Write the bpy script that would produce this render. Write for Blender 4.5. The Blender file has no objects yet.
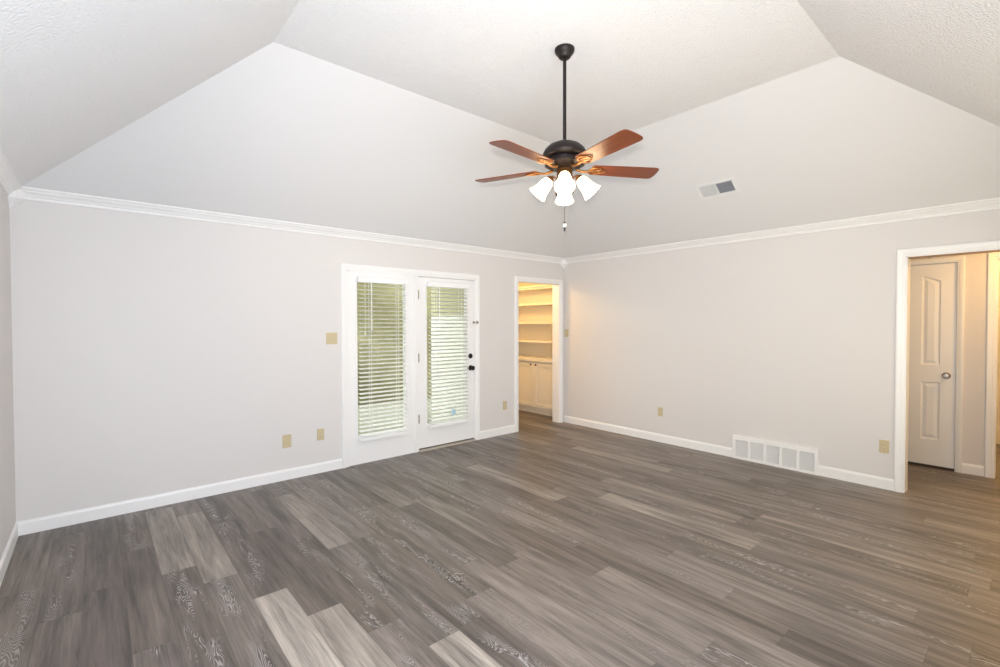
import bpy, bmesh, math, random
from mathutils import Vector, Matrix
random.seed(7)
sc = bpy.context.scene
C = sc.collection
PI = math.pi

# ------------------------------------------------------------------ room measures (metres)
W, D, F = 5.723, 5.088, 0.017           # right wall, back wall, front wall planes (left wall x = 0)
ZW = 2.380                              # wall height at the foot of the sloped ceiling
ZC, DC = 3.328, 1.347                   # flat ceiling height and its inset
SL = (ZC - ZW) / DC
KA, SA = -0.0103, 1.0060                 # fine registration of what is set along the back wall
KB, SB = -0.0092, 0.9962                 # ... and along the right wall
FA = lambda x: KA + SA*x
FB = lambda y: KB + SB*y
TH = 0.13                               # wall thickness

# ------------------------------------------------------------------ camera
CAM = Vector((0.4353, 0.4181, 1.480))
cd = bpy.data.cameras.new('camera'); cam = bpy.data.objects.new('camera', cd); C.objects.link(cam)
cd.sensor_fit = 'HORIZONTAL'; cd.sensor_width = 36.0; cd.lens = 468.95 / 1000 * 36.0
cd.shift_y = -0.00214; cd.clip_start = 0.02
yaw, pitch, roll = math.radians(49.177), math.radians(-1.022), math.radians(-0.126)
v = Vector((math.cos(yaw)*math.cos(pitch), math.sin(yaw)*math.cos(pitch), math.sin(pitch)))
r = Vector((math.sin(yaw), -math.cos(yaw), 0)); u = r.cross(v)
r2 = r*math.cos(roll) + u*math.sin(roll); u2 = u*math.cos(roll) - r*math.sin(roll)
M3 = Matrix((r2, u2, -v)).transposed()
cam.matrix_world = Matrix.Translation(CAM) @ M3.to_4x4()
sc.camera = cam

# ------------------------------------------------------------------ sky, lights, exposure
sc.view_settings.view_transform = 'Standard'; sc.view_settings.look = 'None'
sc.view_settings.gamma = 1.0; sc.view_settings.use_curve_mapping = False
sc.view_settings.exposure = 0.12
wd = bpy.data.worlds.new('sky'); sc.world = wd; wd.use_nodes = True
wn = wd.node_tree.nodes['Background']; wn.inputs[0].default_value = (0.97, 0.98, 0.96, 1); wn.inputs[1].default_value = 6.0

def light(name, kind, loc, energy, color, target=None, **kw):
    l = bpy.data.lights.new(name, kind); l.energy = energy; l.color = color
    for k, val in kw.items(): setattr(l, k, val)
    o = bpy.data.objects.new(name, l); C.objects.link(o); o.location = loc
    if target is not None:
        o.rotation_euler = (Vector(target) - Vector(loc)).to_track_quat('-Z', 'Y').to_euler()
    return o
light('front_fill', 'AREA', (1.05, 0.06, 1.45), 146, (0.81, 0.885, 1.0), target=(0.9, 3, 2.2), shape='RECTANGLE', size=1.9, size_y=1.7)  # added soft cool fill on the front wall, which has no window
light('warm_front_fill', 'AREA', (4.2, 0.06, 1.45), 33, (1.0, 0.89, 0.64), target=(4.6, 3, 2.2), shape='RECTANGLE', size=2.2, size_y=1.7)  # added warm fill farther along the same wall
light('left_fill', 'AREA', (0.04, 1.9, 1.45), 26, (0.80, 0.90, 1.0), target=(3, 2.1, 2.2), shape='RECTANGLE', size=3.0, size_y=1.6)  # added cool fill against the left wall, out of view
light('camera_flash', 'SPOT', CAM + Vector((-0.02, -0.02, 0.115)), 235, (1.0, 0.915, 0.80), target=(4.6, 3.8, 2.9), spot_size=math.radians(95), spot_blend=1.0, shadow_soft_size=0.03)
light('pantry_lamp', 'POINT', (4.95, 5.95, 2.25), 28, (1.0, 0.70, 0.31), shadow_soft_size=0.08)
light('hall_lamp', 'AREA', (6.32, 0.35, 2.40), 14, (1.0, 0.57, 0.18), target=(6.32, 0.351, 0), shape='DISK', size=0.32)
light('far_room_lamp', 'POINT', (7.6, 0.3, 2.2), 42, (1.0, 0.62, 0.22), shadow_soft_size=0.10)

# ------------------------------------------------------------------ materials
def srgb(rv, g, b):
    f = lambda c: ((c/255+0.055)/1.055)**2.4 if c > 10 else c/255/12.92
    return (f(rv), f(g), f(b), 1)
def mat(name, col, rough=0.5, metal=0.0, spec=0.5, bump=None, emit=None, trans=0.0, vary=0.0):
    m = bpy.data.materials.new(name); m.use_nodes = True
    nt = m.node_tree; b = nt.nodes['Principled BSDF']
    if len(col) == 3: col = (*col, 1)
    b.inputs['Base Color'].default_value = col; b.inputs['Roughness'].default_value = rough
    b.inputs['Metallic'].default_value = metal; b.inputs['Specular IOR Level'].default_value = spec
    b.inputs['Transmission Weight'].default_value = trans
    if emit: b.inputs['Emission Color'].default_value = emit[0]; b.inputs['Emission Strength'].default_value = emit[1]
    if bump or vary:
        g = nt.nodes.new('ShaderNodeNewGeometry'); n = nt.nodes.new('ShaderNodeTexNoise')
        nt.links.new(g.outputs['Position'], n.inputs['Vector'])
        n.inputs['Scale'].default_value = bump[0] if bump else 30; n.inputs['Detail'].default_value = 3
        if bump:
            bp = nt.nodes.new('ShaderNodeBump'); bp.inputs['Strength'].default_value = bump[1]; bp.inputs['Distance'].default_value = bump[2]
            nt.links.new(n.outputs['Fac'], bp.inputs['Height']); nt.links.new(bp.outputs['Normal'], b.inputs['Normal'])
        if vary:
            mx = nt.nodes.new('ShaderNodeMix'); mx.data_type = 'RGBA'
            mx.inputs[6].default_value = tuple(c*(1-vary) for c in col[:3]) + (1,); mx.inputs[7].default_value = tuple(min(1, c*(1+vary)) for c in col[:3]) + (1,)
            nt.links.new(n.outputs['Fac'], mx.inputs[0]); nt.links.new(mx.outputs[2], b.inputs['Base Color'])
    return m
WALL = mat('greige_wall_paint', (0.745, 0.718, 0.700), 0.55, spec=0.3, bump=(220, 0.08, 0.002))
HALLWALL = WALL
CEIL = mat('smooth_ceiling_paint', (0.765, 0.76, 0.76), 0.8, spec=0.2, bump=(120, 0.06, 0.002))
TANC = mat('warm_lit_pantry_ceiling', (0.72, 0.50, 0.24), 0.8, vary=0.04)  # warm lamp glow mixed into the ceiling colour
STIP = mat('stippled_ceiling_paint', (0.88, 0.875, 0.875), 0.9, spec=0.1, bump=(85, 0.9, 0.012))
TRIM = mat('white_trim_paint', (0.90, 0.895, 0.885), 0.32, spec=0.5, bump=(300, 0.03, 0.001))
DOORW = mat('white_door_paint', (0.89, 0.885, 0.88), 0.35, bump=(260, 0.03, 0.001))
BLIND = mat('white_blind_slat', (0.93, 0.93, 0.93), 0.4, bump=(90, 0.02, 0.001))
CORD = mat('white_cord', (0.88, 0.88, 0.86), 0.7, bump=(400, 0.1, 0.001))
ALMOND = mat('almond_plastic', (0.60, 0.505, 0.315), 0.35, vary=0.03)
ALMOND2 = mat('almond_toggle', (0.66, 0.56, 0.37), 0.3, vary=0.03)
SLOT = mat('dark_slot', (0.03, 0.025, 0.02), 0.7, vary=0.1)
BLACK = mat('black_hardware', (0.010, 0.009, 0.009), 0.30, metal=0.3, vary=0.1)
BRONZE = mat('oil_rubbed_bronze', (0.020, 0.014, 0.0135), 0.45, metal=0.45, bump=(150, 0.05, 0.001))
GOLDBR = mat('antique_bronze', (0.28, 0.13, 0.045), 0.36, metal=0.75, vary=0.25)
NICKEL = mat('satin_nickel', (0.36, 0.33, 0.30), 0.28, metal=0.95, vary=0.08)
HINGE = mat('aged_brass_hinge', (0.30, 0.26, 0.17), 0.4, metal=0.8, vary=0.1)
THRESH = mat('beige_threshold', (0.55, 0.50, 0.43), 0.45, metal=0.2, vary=0.06)
GAPDARK = mat('door_gap_darkness', (0.10, 0.085, 0.07), 0.7, vary=0.15)  # dark colour standing in for the darkness under door leaves
CREAM = mat('cream_cabinet_paint', (0.80, 0.74, 0.62), 0.38, bump=(200, 0.03, 0.001))
DUCT2 = mat('vent_backing', (0.46, 0.455, 0.44), 0.6, metal=0.2, vary=0.1)
VENTG = mat('light_vent_grey', (0.66, 0.66, 0.66), 0.6, vary=0.05)
LVSHADE = mat('shaded_louvre_grey', (0.36, 0.37, 0.41), 0.6, metal=0.1, vary=0.15)  # darkened vent colour for the half whose louvres fall in shade
VENTW = mat('white_vent_enamel', (0.80, 0.80, 0.79), 0.4, vary=0.02)
PAPER = mat('blue_printed_tag', (0.45, 0.68, 0.80), 0.6, vary=0.25)
CONC = mat('grey_green_patio', (0.22, 0.22, 0.17), 0.85, bump=(25, 0.3, 0.01), vary=0.06)
ROOFSHADE = mat('olive_shade_panel', (0.22, 0.20, 0.10), 0.8, vary=0.1)
TANS = mat('tan_glare_falloff', (0.55, 0.51, 0.33), 0.7, bump=(60, 0.15, 0.004))  # tan tone stands for the view dimming upward out of the glare
SIDING = mat('white_exterior_siding', (0.88, 0.88, 0.83), 0.7, bump=(60, 0.15, 0.004))
LEAFM = mat('olive_hedge_leaf', (0.132, 0.120, 0.052), 0.8, bump=(9, 0.2, 0.03), vary=0.10)
BARK = mat('hedge_bark', (0.10, 0.07, 0.04), 0.9, bump=(40, 0.5, 0.01))

def wood_mat(name, c1, c2, rough):
    m = mat(name, c1, rough); nt = m.node_tree; b = nt.nodes['Principled BSDF']
    tc = nt.nodes.new('ShaderNodeTexCoord'); mp = nt.nodes.new('ShaderNodeMapping'); mp.inputs['Scale'].default_value = (3, 55, 55)
    n = nt.nodes.new('ShaderNodeTexNoise'); n.inputs['Scale'].default_value = 1.0; n.inputs['Detail'].default_value = 5; n.inputs['Distortion'].default_value = 0.4
    rp = nt.nodes.new('ShaderNodeValToRGB'); rp.color_ramp.elements[0].color = (*c1, 1); rp.color_ramp.elements[1].color = (*c2, 1)
    rp.color_ramp.elements[0].position = 0.35; rp.color_ramp.elements[1].position = 0.68
    nt.links.new(tc.outputs['Object'], mp.inputs[0]); nt.links.new(mp.outputs[0], n.inputs['Vector'])
    nt.links.new(n.outputs['Fac'], rp.inputs[0]); nt.links.new(rp.outputs[0], b.inputs['Base Color'])
    return m
BLADE = wood_mat('cherry_blade_wood', (0.125, 0.027, 0.007), (0.215, 0.050, 0.011), 0.36)

def glass_mat():
    m = bpy.data.materials.new('window_glass'); m.use_nodes = True; nt = m.node_tree; nt.nodes.clear()
    o = nt.nodes.new('ShaderNodeOutputMaterial'); mx = nt.nodes.new('ShaderNodeMixShader'); t = nt.nodes.new('ShaderNodeBsdfTransparent'); g = nt.nodes.new('ShaderNodeBsdfGlossy')
    t.inputs[0].default_value = (0.93, 0.96, 0.94, 1); g.inputs['Roughness'].default_value = 0.02; mx.inputs[0].default_value = 0.012
    nt.links.new(t.outputs[0], mx.inputs[1]); nt.links.new(g.outputs[0], mx.inputs[2]); nt.links.new(mx.outputs[0], o.inputs[0]); return m
GLASS = glass_mat()
def translucent_mat():
    m = bpy.data.materials.new('thin_white_slat'); m.use_nodes = True; nt = m.node_tree; b = nt.nodes['Principled BSDF']
    b.inputs['Base Color'].default_value = (0.90, 0.90, 0.88, 1); b.inputs['Roughness'].default_value = 0.4
    o = nt.nodes['Material Output']; mx = nt.nodes.new('ShaderNodeMixShader'); t = nt.nodes.new('ShaderNodeBsdfTranslucent'); t.inputs[0].default_value = (0.92, 0.93, 0.88, 1)
    mx.inputs[0].default_value = 0.30
    nt.links.new(b.outputs[0], mx.inputs[1]); nt.links.new(t.outputs[0], mx.inputs[2]); nt.links.new(mx.outputs[0], o.inputs[0]); return m
SLATT = translucent_mat()
SHADE = mat('lit_frosted_glass', (0.9, 0.87, 0.82), 0.35, emit=((1.0, 0.74, 0.42, 1), 11.0))
BULB = mat('lit_bulb_glass', (1, 0.95, 0.9), 0.3, emit=((1.0, 0.70, 0.36, 1), 60.0))
FOBW = mat('white_ceramic_fob', (0.9, 0.9, 0.88), 0.15, vary=0.02)

def floor_mat():
    m = bpy.data.materials.new('grey_oak_plank_floor'); m.use_nodes = True; nt = m.node_tree; b = nt.nodes['Principled BSDF']
    L = nt.links.new
    def node(t, **k):
        n = nt.nodes.new(t)
        for a, val in k.items(): setattr(n, a, val)
        return n
    def put(sock, x):
        if hasattr(x, 'is_linked') or isinstance(x, bpy.types.NodeSocket): L(x, sock)
        else: sock.default_value = x
    def ma(op, a, bb=0.0, c=0.0):
        n = node('ShaderNodeMath', operation=op); put(n.inputs[0], a); put(n.inputs[1], bb); put(n.inputs[2], c); return n.outputs[0]
    def comb(x, y, z=0.0):
        n = node('ShaderNodeCombineXYZ'); put(n.inputs[0], x); put(n.inputs[1], y); put(n.inputs[2], z); return n.outputs[0]
    def noise(vec, scale=1.0, detail=2.0, dist=0.0, rough=0.5):
        n = node('ShaderNodeTexNoise'); L(vec, n.inputs['Vector']); n.inputs['Scale'].default_value = scale; n.inputs['Detail'].default_value = detail
        n.inputs['Distortion'].default_value = dist; n.inputs['Roughness'].default_value = rough; return n.outputs['Fac']
    def ramp(x, stops, interp='LINEAR'):
        n = node('ShaderNodeValToRGB'); put(n.inputs[0], x); e = n.color_ramp.elements; n.color_ramp.interpolation = interp
        while len(e) < len(stops): e.new(0.5)
        for i, (p, c) in enumerate(stops): e[i].position = p; e[i].color = (*c, 1) if len(c) == 3 else c
        return n.outputs[0]
    def sstep(x, lo, hi):
        n = node('ShaderNodeMapRange', interpolation_type='SMOOTHSTEP'); put(n.inputs[0], x); n.inputs[1].default_value = lo; n.inputs[2].default_value = hi
        return n.outputs[0]
    def mixc(f, a, bb, bt='MIX'):
        n = node('ShaderNodeMix', data_type='RGBA', blend_type=bt); put(n.inputs[0], f); put(n.inputs[6], a); put(n.inputs[7], bb); return n.outputs[2]
    geo = node('ShaderNodeNewGeometry'); sp = node('ShaderNodeSeparateXYZ'); L(geo.outputs['Position'], sp.inputs[0])
    X, Y = sp.outputs[0], sp.outputs[1]
    PW, PL = 0.172, 1.22
    at = node('ShaderNodeAttribute'); at.attribute_name = 'plank'; sc3 = node('ShaderNodeSeparateColor'); L(at.outputs['Color'], sc3.inputs[0])
    val, ra, rb = sc3.outputs[0], sc3.outputs[1], sc3.outputs[2]
    rc = ma('FRACT', ma('MULTIPLY', ra, 17.3))
    uv = node('ShaderNodeUVMap'); uv.uv_map = 'plank_uv'; su = node('ShaderNodeSeparateXYZ'); L(uv.outputs[0], su.inputs[0])
    fx, fy = su.outputs[0], su.outputs[1]
    ex = ma('MULTIPLY', ma('MINIMUM', fx, ma('SUBTRACT', 1.0, fx)), PW)
    ey = ma('MULTIPLY', ma('MINIMUM', fy, ma('SUBTRACT', 1.0, fy)), PL)
    seam = ma('SUBTRACT', 1.0, sstep(ma('MINIMUM', ex, ey), 0.0004, 0.0022))
    ox = ma('MULTIPLY', ra, 37.0); oy = ma('MULTIPLY', rb, 53.0)
    px = ma('ADD', X, ox); py = ma('ADD', Y, oy)
    base = ramp(val, [(0.0, (0.098, 0.080, 0.070)), (0.30, (0.142, 0.119, 0.105)), (0.60, (0.178, 0.151, 0.134)), (0.80, (0.225, 0.192, 0.168)), (1.0, (0.36, 0.318, 0.278))])
    tint = mixc(ma('MULTIPLY', rc, 0.35), base, (0.15, 0.115, 0.085, 1))
    broad = noise(comb(ma('MULTIPLY', px, 15.0), ma('MULTIPLY', py, 1.3)), 1, 3, 0.5)
    fine = noise(comb(ma('MULTIPLY', px, 110.0), ma('MULTIPLY', py, 4.0)), 1, 4, 0.2, 0.65)
    mid = noise(comb(ma('MULTIPLY', px, 38.0), ma('MULTIPLY', py, 2.2)), 1, 5, 1.0, 0.6)
    tone = ma('ADD', ma('ADD', ma('MULTIPLY', ma('SUBTRACT', broad, 0.5), 1.9), ma('MULTIPLY', ma('SUBTRACT', fine, 0.5), 1.15)), ma('MULTIPLY', ma('SUBTRACT', mid, 0.5), 1.5))
    k = ma('MAXIMUM', ma('ADD', 1.0, tone), 0.25)
    kc = node('ShaderNodeVectorMath', operation='SCALE'); L(tint, kc.inputs[0]); L(k, kc.inputs['Scale'])
    # cathedral grain: contour lines of a smooth stretched field, limed white in patches
    field = noise(comb(ma('MULTIPLY', px, 9.0), ma('MULTIPLY', py, 1.5)), 1, 3, 0.25, 0.45)
    ring = ma('SINE', ma('MULTIPLY', field, 300.0))
    lines = sstep(ring, 0.25, 0.95)
    patch = noise(comb(ma('MULTIPLY', px, 17.0), ma('MULTIPLY', py, 2.6), 7.7), 1, 4, 0.5)
    cen = ma('SUBTRACT', 1.0, sstep(ma('ABSOLUTE', ma('SUBTRACT', fx, 0.5)), 0.20, 0.46))
    pm = ma('MULTIPLY', ma('MULTIPLY', sstep(patch, 0.47, 0.60), cen), sstep(rb, 0.15, 0.45))
    pm = ma('MULTIPLY', pm, ma('SUBTRACT', 1.0, sstep(val, 0.66, 0.76)))
    limed = mixc(ma('MULTIPLY', ma('MULTIPLY', lines, pm), 0.78), kc.outputs[0], (0.46, 0.435, 0.415, 1))
    dk = ma('MULTIPLY', ma('SUBTRACT', 1.0, sstep(ring, -0.9, -0.2)), ma('MULTIPLY', ma('MULTIPLY', pm, 1.0), 0.45))
    limed = mixc(dk, limed, (0.05, 0.04, 0.036, 1))
    fin = mixc(ma('MULTIPLY', seam, 0.45), limed, (0.035, 0.028, 0.024, 1))
    L(fin, b.inputs['Base Color'])
    L(ma('ADD', 0.40, ma('MULTIPLY', ma('SUBTRACT', fine, 0.5), 0.25)), b.inputs['Roughness'])
    b.inputs['Specular IOR Level'].default_value = 0.5
    bp = node('ShaderNodeBump'); bp.inputs['Strength'].default_value = 0.25; bp.inputs['Distance'].default_value = 0.002
    L(ma('SUBTRACT', ma('ADD', fine, ma('MULTIPLY', lines, 0.3)), ma('MULTIPLY', seam, 1.5)), bp.inputs['Height']); L(bp.outputs[0], b.inputs['Normal'])
    return m
FLOOR = floor_mat()

# ------------------------------------------------------------------ helpers
def add_box(bm, a, b, M=None):
    xs, ys, zs = zip(a, b)
    x0, x1 = min(xs), max(xs); y0, y1 = min(ys), max(ys); z0, z1 = min(zs), max(zs)
    P = [(x0,y0,z0),(x1,y0,z0),(x1,y1,z0),(x0,y1,z0),(x0,y0,z1),(x1,y0,z1),(x1,y1,z1),(x0,y1,z1)]
    if M is not None: P = [M @ Vector(p) for p in P]
    V = [bm.verts.new(p) for p in P]
    for f in ((3,2,1,0),(4,5,6,7),(0,1,5,4),(1,2,6,5),(2,3,7,6),(3,0,4,7)): bm.faces.new([V[i] for i in f])
    return V
def box(*ab, bevel=0.0, seg=2):
    """one bmesh with a box per (a, b) pair, optionally with bevelled edges"""
    bm = bmesh.new()
    for a, b in ab: add_box(bm, a, b)
    if bevel: bmesh.ops.bevel(bm, geom=bm.edges[:], offset=bevel, segments=seg, affect='EDGES', profile=0.5)
    return bm
def add_lathe(bm, prof, n=32, M=Matrix()):
    """prof: (radius, height) along local +Z"""
    rings = []
    for rr, z in prof:
        if rr < 1e-6: rings.append([bm.verts.new(M @ Vector((0, 0, z)))])
        else: rings.append([bm.verts.new(M @ Vector((rr*math.cos(2*PI*i/n), rr*math.sin(2*PI*i/n), z))) for i in range(n)])
    for A, B in zip(rings, rings[1:]):
        for i in range(n):
            j = (i+1) % n
            if len(A) == 1 and len(B) == 1: continue
            if len(A) == 1: f = [A[0], B[j], B[i]]
            elif len(B) == 1: f = [A[i], A[j], B[0]]
            else: f = [A[i], A[j], B[j], B[i]]
            bm.faces.new(f)
def lathe(prof, n=32, M=Matrix()):
    bm = bmesh.new(); add_lathe(bm, prof, n, M); bmesh.ops.recalc_face_normals(bm, faces=bm.faces[:]); return bm
def add_tube(bm, pts, rad, n=10, closed=False):
    pts = [Vector(p) for p in pts]; N = len(pts); rings = []
    rads = rad if isinstance(rad, (list, tuple)) else [rad]*N
    up = None
    for i, p in enumerate(pts):
        if closed: t = pts[(i+1) % N] - pts[i-1]
        else: t = pts[min(i+1, N-1)] - pts[max(i-1, 0)]
        t.normalize()
        if up is None:
            up = Vector((0, 0, 1)) if abs(t.z) < 0.9 else Vector((1, 0, 0))
        s = t.cross(up).normalized(); up = s.cross(t).normalized()
        rings.append([bm.verts.new(p + rads[i]*(s*math.cos(2*PI*k/n) + up*math.sin(2*PI*k/n))) for k in range(n)])
    R = list(zip(rings, rings[1:])) + ([(rings[-1], rings[0])] if closed else [])
    for A, B in R:
        for k in range(n): bm.faces.new([A[k], A[(k+1) % n], B[(k+1) % n], B[k]])
    if not closed: bm.faces.new(rings[0][::-1]); bm.faces.new(rings[-1])
def tube(pts, rad, n=10, closed=False):
    bm = bmesh.new(); add_tube(bm, pts, rad, n, closed); bmesh.ops.recalc_face_normals(bm, faces=bm.faces[:]); return bm
def add_sweep(bm, paths):
    """paths: one list of points per profile point (profile closed); skins them and caps the ends"""
    R = [[bm.verts.new(p) for p in path] for path in paths]; n = len(R)
    for i in range(n):
        A, B = R[i], R[(i+1) % n]
        for k in range(len(A)-1): bm.faces.new([A[k], A[k+1], B[k+1], B[k]])
    bm.faces.new([q[0] for q in R]); bm.faces.new([q[-1] for q in R][::-1])
def sweep(paths):
    bm = bmesh.new(); add_sweep(bm, paths); bmesh.ops.recalc_face_normals(bm, faces=bm.faces[:]); return bm
def obj(name, bm, m, parent=None, smooth=False):
    me = bpy.data.meshes.new(name); bm.to_mesh(me); bm.free()
    for q in (m if isinstance(m, list) else [m]): me.materials.append(q)
    if smooth:
        for p in me.polygons: p.use_smooth = True
        try: me.set_sharp_from_angle(angle=math.radians(40))
        except Exception: pass
    o = bpy.data.objects.new(name, me); C.objects.link(o)
    if parent: o.parent = parent
    return o
def tag(o, label=None, cat=None, group=None, kind=None):
    if label: o['label'] = label
    if cat: o['category'] = cat
    if group: o['group'] = group
    if kind: o['kind'] = kind
    return o
def thing(name, label, cat, loc=(0, 0, 0), rotz=0.0, group=None, kind=None, rot=None):
    o = bpy.data.objects.new(name, None); C.objects.link(o); o.empty_display_size = 0.1
    o.location = loc; o.rotation_euler = rot if rot else (0, 0, rotz)
    return tag(o, label, cat, group, kind)
def struct(name, bm, m, label, cat, smooth=False):
    return tag(obj(name, bm, m, None, smooth), label, cat, kind='structure')
def wall_with_holes(axis, p0, p1, a0, a1, z1, holes):
    """boxes of a wall between planes p0 and p1 running a0..a1 along the other axis; holes = (from, to, top)"""
    bm = bmesh.new(); cur = a0
    def bx(s, e, za, zb):
        if axis == 'y': add_box(bm, (s, p0, za), (e, p1, zb))
        else: add_box(bm, (p0, s, za), (p1, e, zb))
    for h0, h1, ht in sorted(holes):
        bx(cur, h0, 0, z1); bx(h0, h1, ht, z1); cur = h1
    bx(cur, a1, 0, z1)
    return bm
CAS = [(0.0, 0.0), (0.0, 0.009), (0.004, 0.011), (0.018, 0.0125), (0.022, 0.016), (0.046, 0.019), (0.056, 0.019), (0.062, 0.015), (0.064, 0.0)]
def casing(x0, x1, zt, width=0.064, floor=0.0):
    """door casing round the opening x0..x1, top zt, in a frame where the wall is y = 0 and the room is at -y"""
    k = width / 0.064
    return sweep([[(x0-s*k, -t, floor), (x0-s*k, -t, zt+s*k), (x1+s*k, -t, zt+s*k), (x1+s*k, -t, floor)] for s, t in CAS])
def jambs(x0, x1, zt, depth, th=0.018, head=None):
    return box(((x0, 0, 0), (x0+th, depth, zt)), ((x1-th, 0, 0), (x1, depth, zt)), ((x0, 0, zt-th), (x1, depth, zt)))
BASE = [(0, 0), (0.013, 0), (0.013, 0.080), (0.0105, 0.089), (0.006, 0.094), (0.006, 0.0985), (0, 0.100)]
def baseboard(p, q, nrm):
    """from p to q (x, y); nrm points into the room"""
    n = Vector((*nrm, 0))
    return sweep([[Vector((*p, z)) + n*t, Vector((*q, z)) + n*t] for t, z in BASE])

# ------------------------------------------------------------------ floor, walls, ceiling
REG = (((-TH, F-TH), (W+TH, D+TH)), ((4.55, D+TH), (6.35, 6.85)), ((W+TH, -1.2), (8.8, 3.0)))
PWD, PLN, PX0 = 0.172, 1.22, 0.714
JOINT = {0: 3.79, 1: 3.52, 2: 3.17, 3: 2.83, 4: 2.51, 5: 2.24, 6: 2.255, 9: 2.556, 15: 3.05, 17: 1.645, 23: 2.83, 22: 4.34, 26: 1.94, 25: 0.98, 12: 1.20, 8: 1.5, 10: 1.4, 7: 1.2}
TONE = {(0, 3.79): 0.86, (1, 3.52): 0.90, (2, 1.95): 1.0, (2, 3.17): 0.18, (3, 1.61): 0.92, (3, 2.83): 0.06, (4, 2.51): 0.05, (5, 3.46): 0.86, (5, 1.02): 0.97, (6, 2.255): 0.22,
        (9, 2.556): 0.15, (9, 1.336): 0.70, (15, 3.05): 0.90, (17, 1.645): 0.93, (23, 2.83): 0.86, (22, 4.34): 0.86, (26, 1.94): 0.80, (25, -0.24): 0.82, (0, 2.57): 0.12, (1, 2.30): 0.50, (8, 1.5): 0.74, (10, 1.4): 0.76, (7, 1.2): 0.72}
bm = bmesh.new(); rng = random.Random(21)
cl = bm.loops.layers.float_color.new('plank'); ul = bm.loops.layers.uv.new('plank_uv')
for rr in range(-6, 48):
    x0 = PX0 + rr*PWD; x1 = x0 + PWD
    j0 = JOINT.get(rr, rng.uniform(0, PLN)); j0 -= math.ceil((j0 + 1.3)/PLN)*PLN
    for kk in range(9):
        y0 = j0 + kk*PLN; y1 = y0 + PLN
        q = rng.random(); tone = 0.30 + 0.42*rng.random() if q < 0.62 else (0.10 + 0.2*rng.random() if q < 0.88 else 0.70 + 0.12*rng.random())
        for (tr, ty), tv in TONE.items():
            if tr == rr and abs(ty - y0) < 0.05: tone = tv
        colr = (tone, rng.random(), rng.random(), 1)
        for (ax, ay), (bx_, by_) in REG:
            cx0, cx1, cy0, cy1 = max(x0, ax), min(x1, bx_), max(y0, ay), min(y1, by_)
            if cx1 - cx0 < 1e-4 or cy1 - cy0 < 1e-4: continue
            f = bm.faces.new([bm.verts.new((x, y, 0)) for x, y in ((cx0, cy0), (cx1, cy0), (cx1, cy1), (cx0, cy1))])
            for lp in f.loops:
                lp[cl] = colr; lp[ul].uv = ((lp.vert.co.x - x0)/PWD, (lp.vert.co.y - y0)/PLN)
bmesh.ops.remove_doubles(bm, verts=bm.verts[:], dist=1e-5)
for a, b in REG: add_box(bm, (*a, -0.06), (*b, -0.002))
struct('floor', bm, FLOOR, 'grey-brown wood plank floor running through the room into hall and pantry', 'floor')

FD0, FD1, FDT = 2.392, 4.042, 2.026        # french door opening
PD0, PD1, PDT = FA(4.776), FA(5.604), 2.052        # pantry doorway
HO1, HOT = FB(1.205), 2.045; HO0 = 0.20        # hall opening (y)
struct('wall_back', wall_with_holes('y', D, D+TH, -TH, W+TH, 2.46, [(FA(FD0), FA(FD1), FDT), (PD0, PD1, PDT)]), WALL, 'greige wall with the glazed patio doors and pantry doorway', 'wall')
struct('wall_right', wall_with_holes('x', W, W+TH, F-TH, D, 2.46, [(HO0, HO1, HOT)]), WALL, 'greige wall with low vent and hall opening', 'wall')
struct('wall_left', wall_with_holes('x', -TH, 0, F, D, 2.46, []), WALL, 'greige wall seen as sliver at the left edge', 'wall')
struct('wall_front', wall_with_holes('y', F-TH, F, -TH, W, 2.46, []), WALL, 'greige wall behind the camera', 'wall')

bm = bmesh.new()
q = [(0, F), (W, F), (W, D), (0, D)]; qi = [(DC, F+DC), (W-DC, F+DC), (W-DC, D-DC), (DC, D-DC)]
lo = [bm.verts.new((x, y, ZW)) for x, y in q]; hi = [bm.verts.new((x, y, ZC)) for x, y in qi]
for i, mi in ((0, 1), (1, 0), (2, 0), (3, 1)):
    f = bm.faces.new([lo[i], hi[i], hi[(i+1) % 4], lo[(i+1) % 4]]); f.material_index = mi
f = bm.faces.new(hi); f.material_index = 1
bmesh.ops.recalc_face_normals(bm, faces=bm.faces[:])
top = bmesh.ops.extrude_face_region(bm, geom=bm.faces[:])
for vv in [g for g in top['geom'] if isinstance(g, bmesh.types.BMVert)]: vv.co.z += 0.10
bmesh.ops.recalc_face_normals(bm, faces=bm.faces[:])
struct('ceiling', bm, [CEIL, STIP], 'white vaulted ceiling with four sloped sides and flat middle', 'ceiling')

# crown moulding, mitred at the corners
CR = [(0.0, 2.352), (0.010, 2.352), (0.013, 2.360), (0.013, 2.368), (0.022, 2.372), (0.026, 2.380), (0.036, 2.391), (0.048, 2.399), (0.052, 2.408), (0.060, 2.412), (0.0645, 2.418), (0.069, 2.418), (0.069, 2.4282), (0.0, 2.3797)]
def crown(name, P, label):
    struct(name, sweep([[P(t, 0, z), P(t, 1, z)] for t, z in CR]), TRIM, label, 'crown moulding')
crown('trim_1', lambda t, e, z=0: (t if e == 0 else W-t, D-t, z), 'white crown moulding along top of back wall above patio doors')
crown('trim_2', lambda t, e, z=0: (W-t, D-t if e == 0 else F+t, z), 'white crown moulding along top of right wall')
crown('trim_3', lambda t, e, z=0: (t, D-t if e == 0 else F+t, z), 'white crown moulding on left wall at the picture edge')
crown('trim_4', lambda t, e, z=0: (t if e == 0 else W-t, F+t, z), 'white crown moulding along wall behind the camera')
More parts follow.
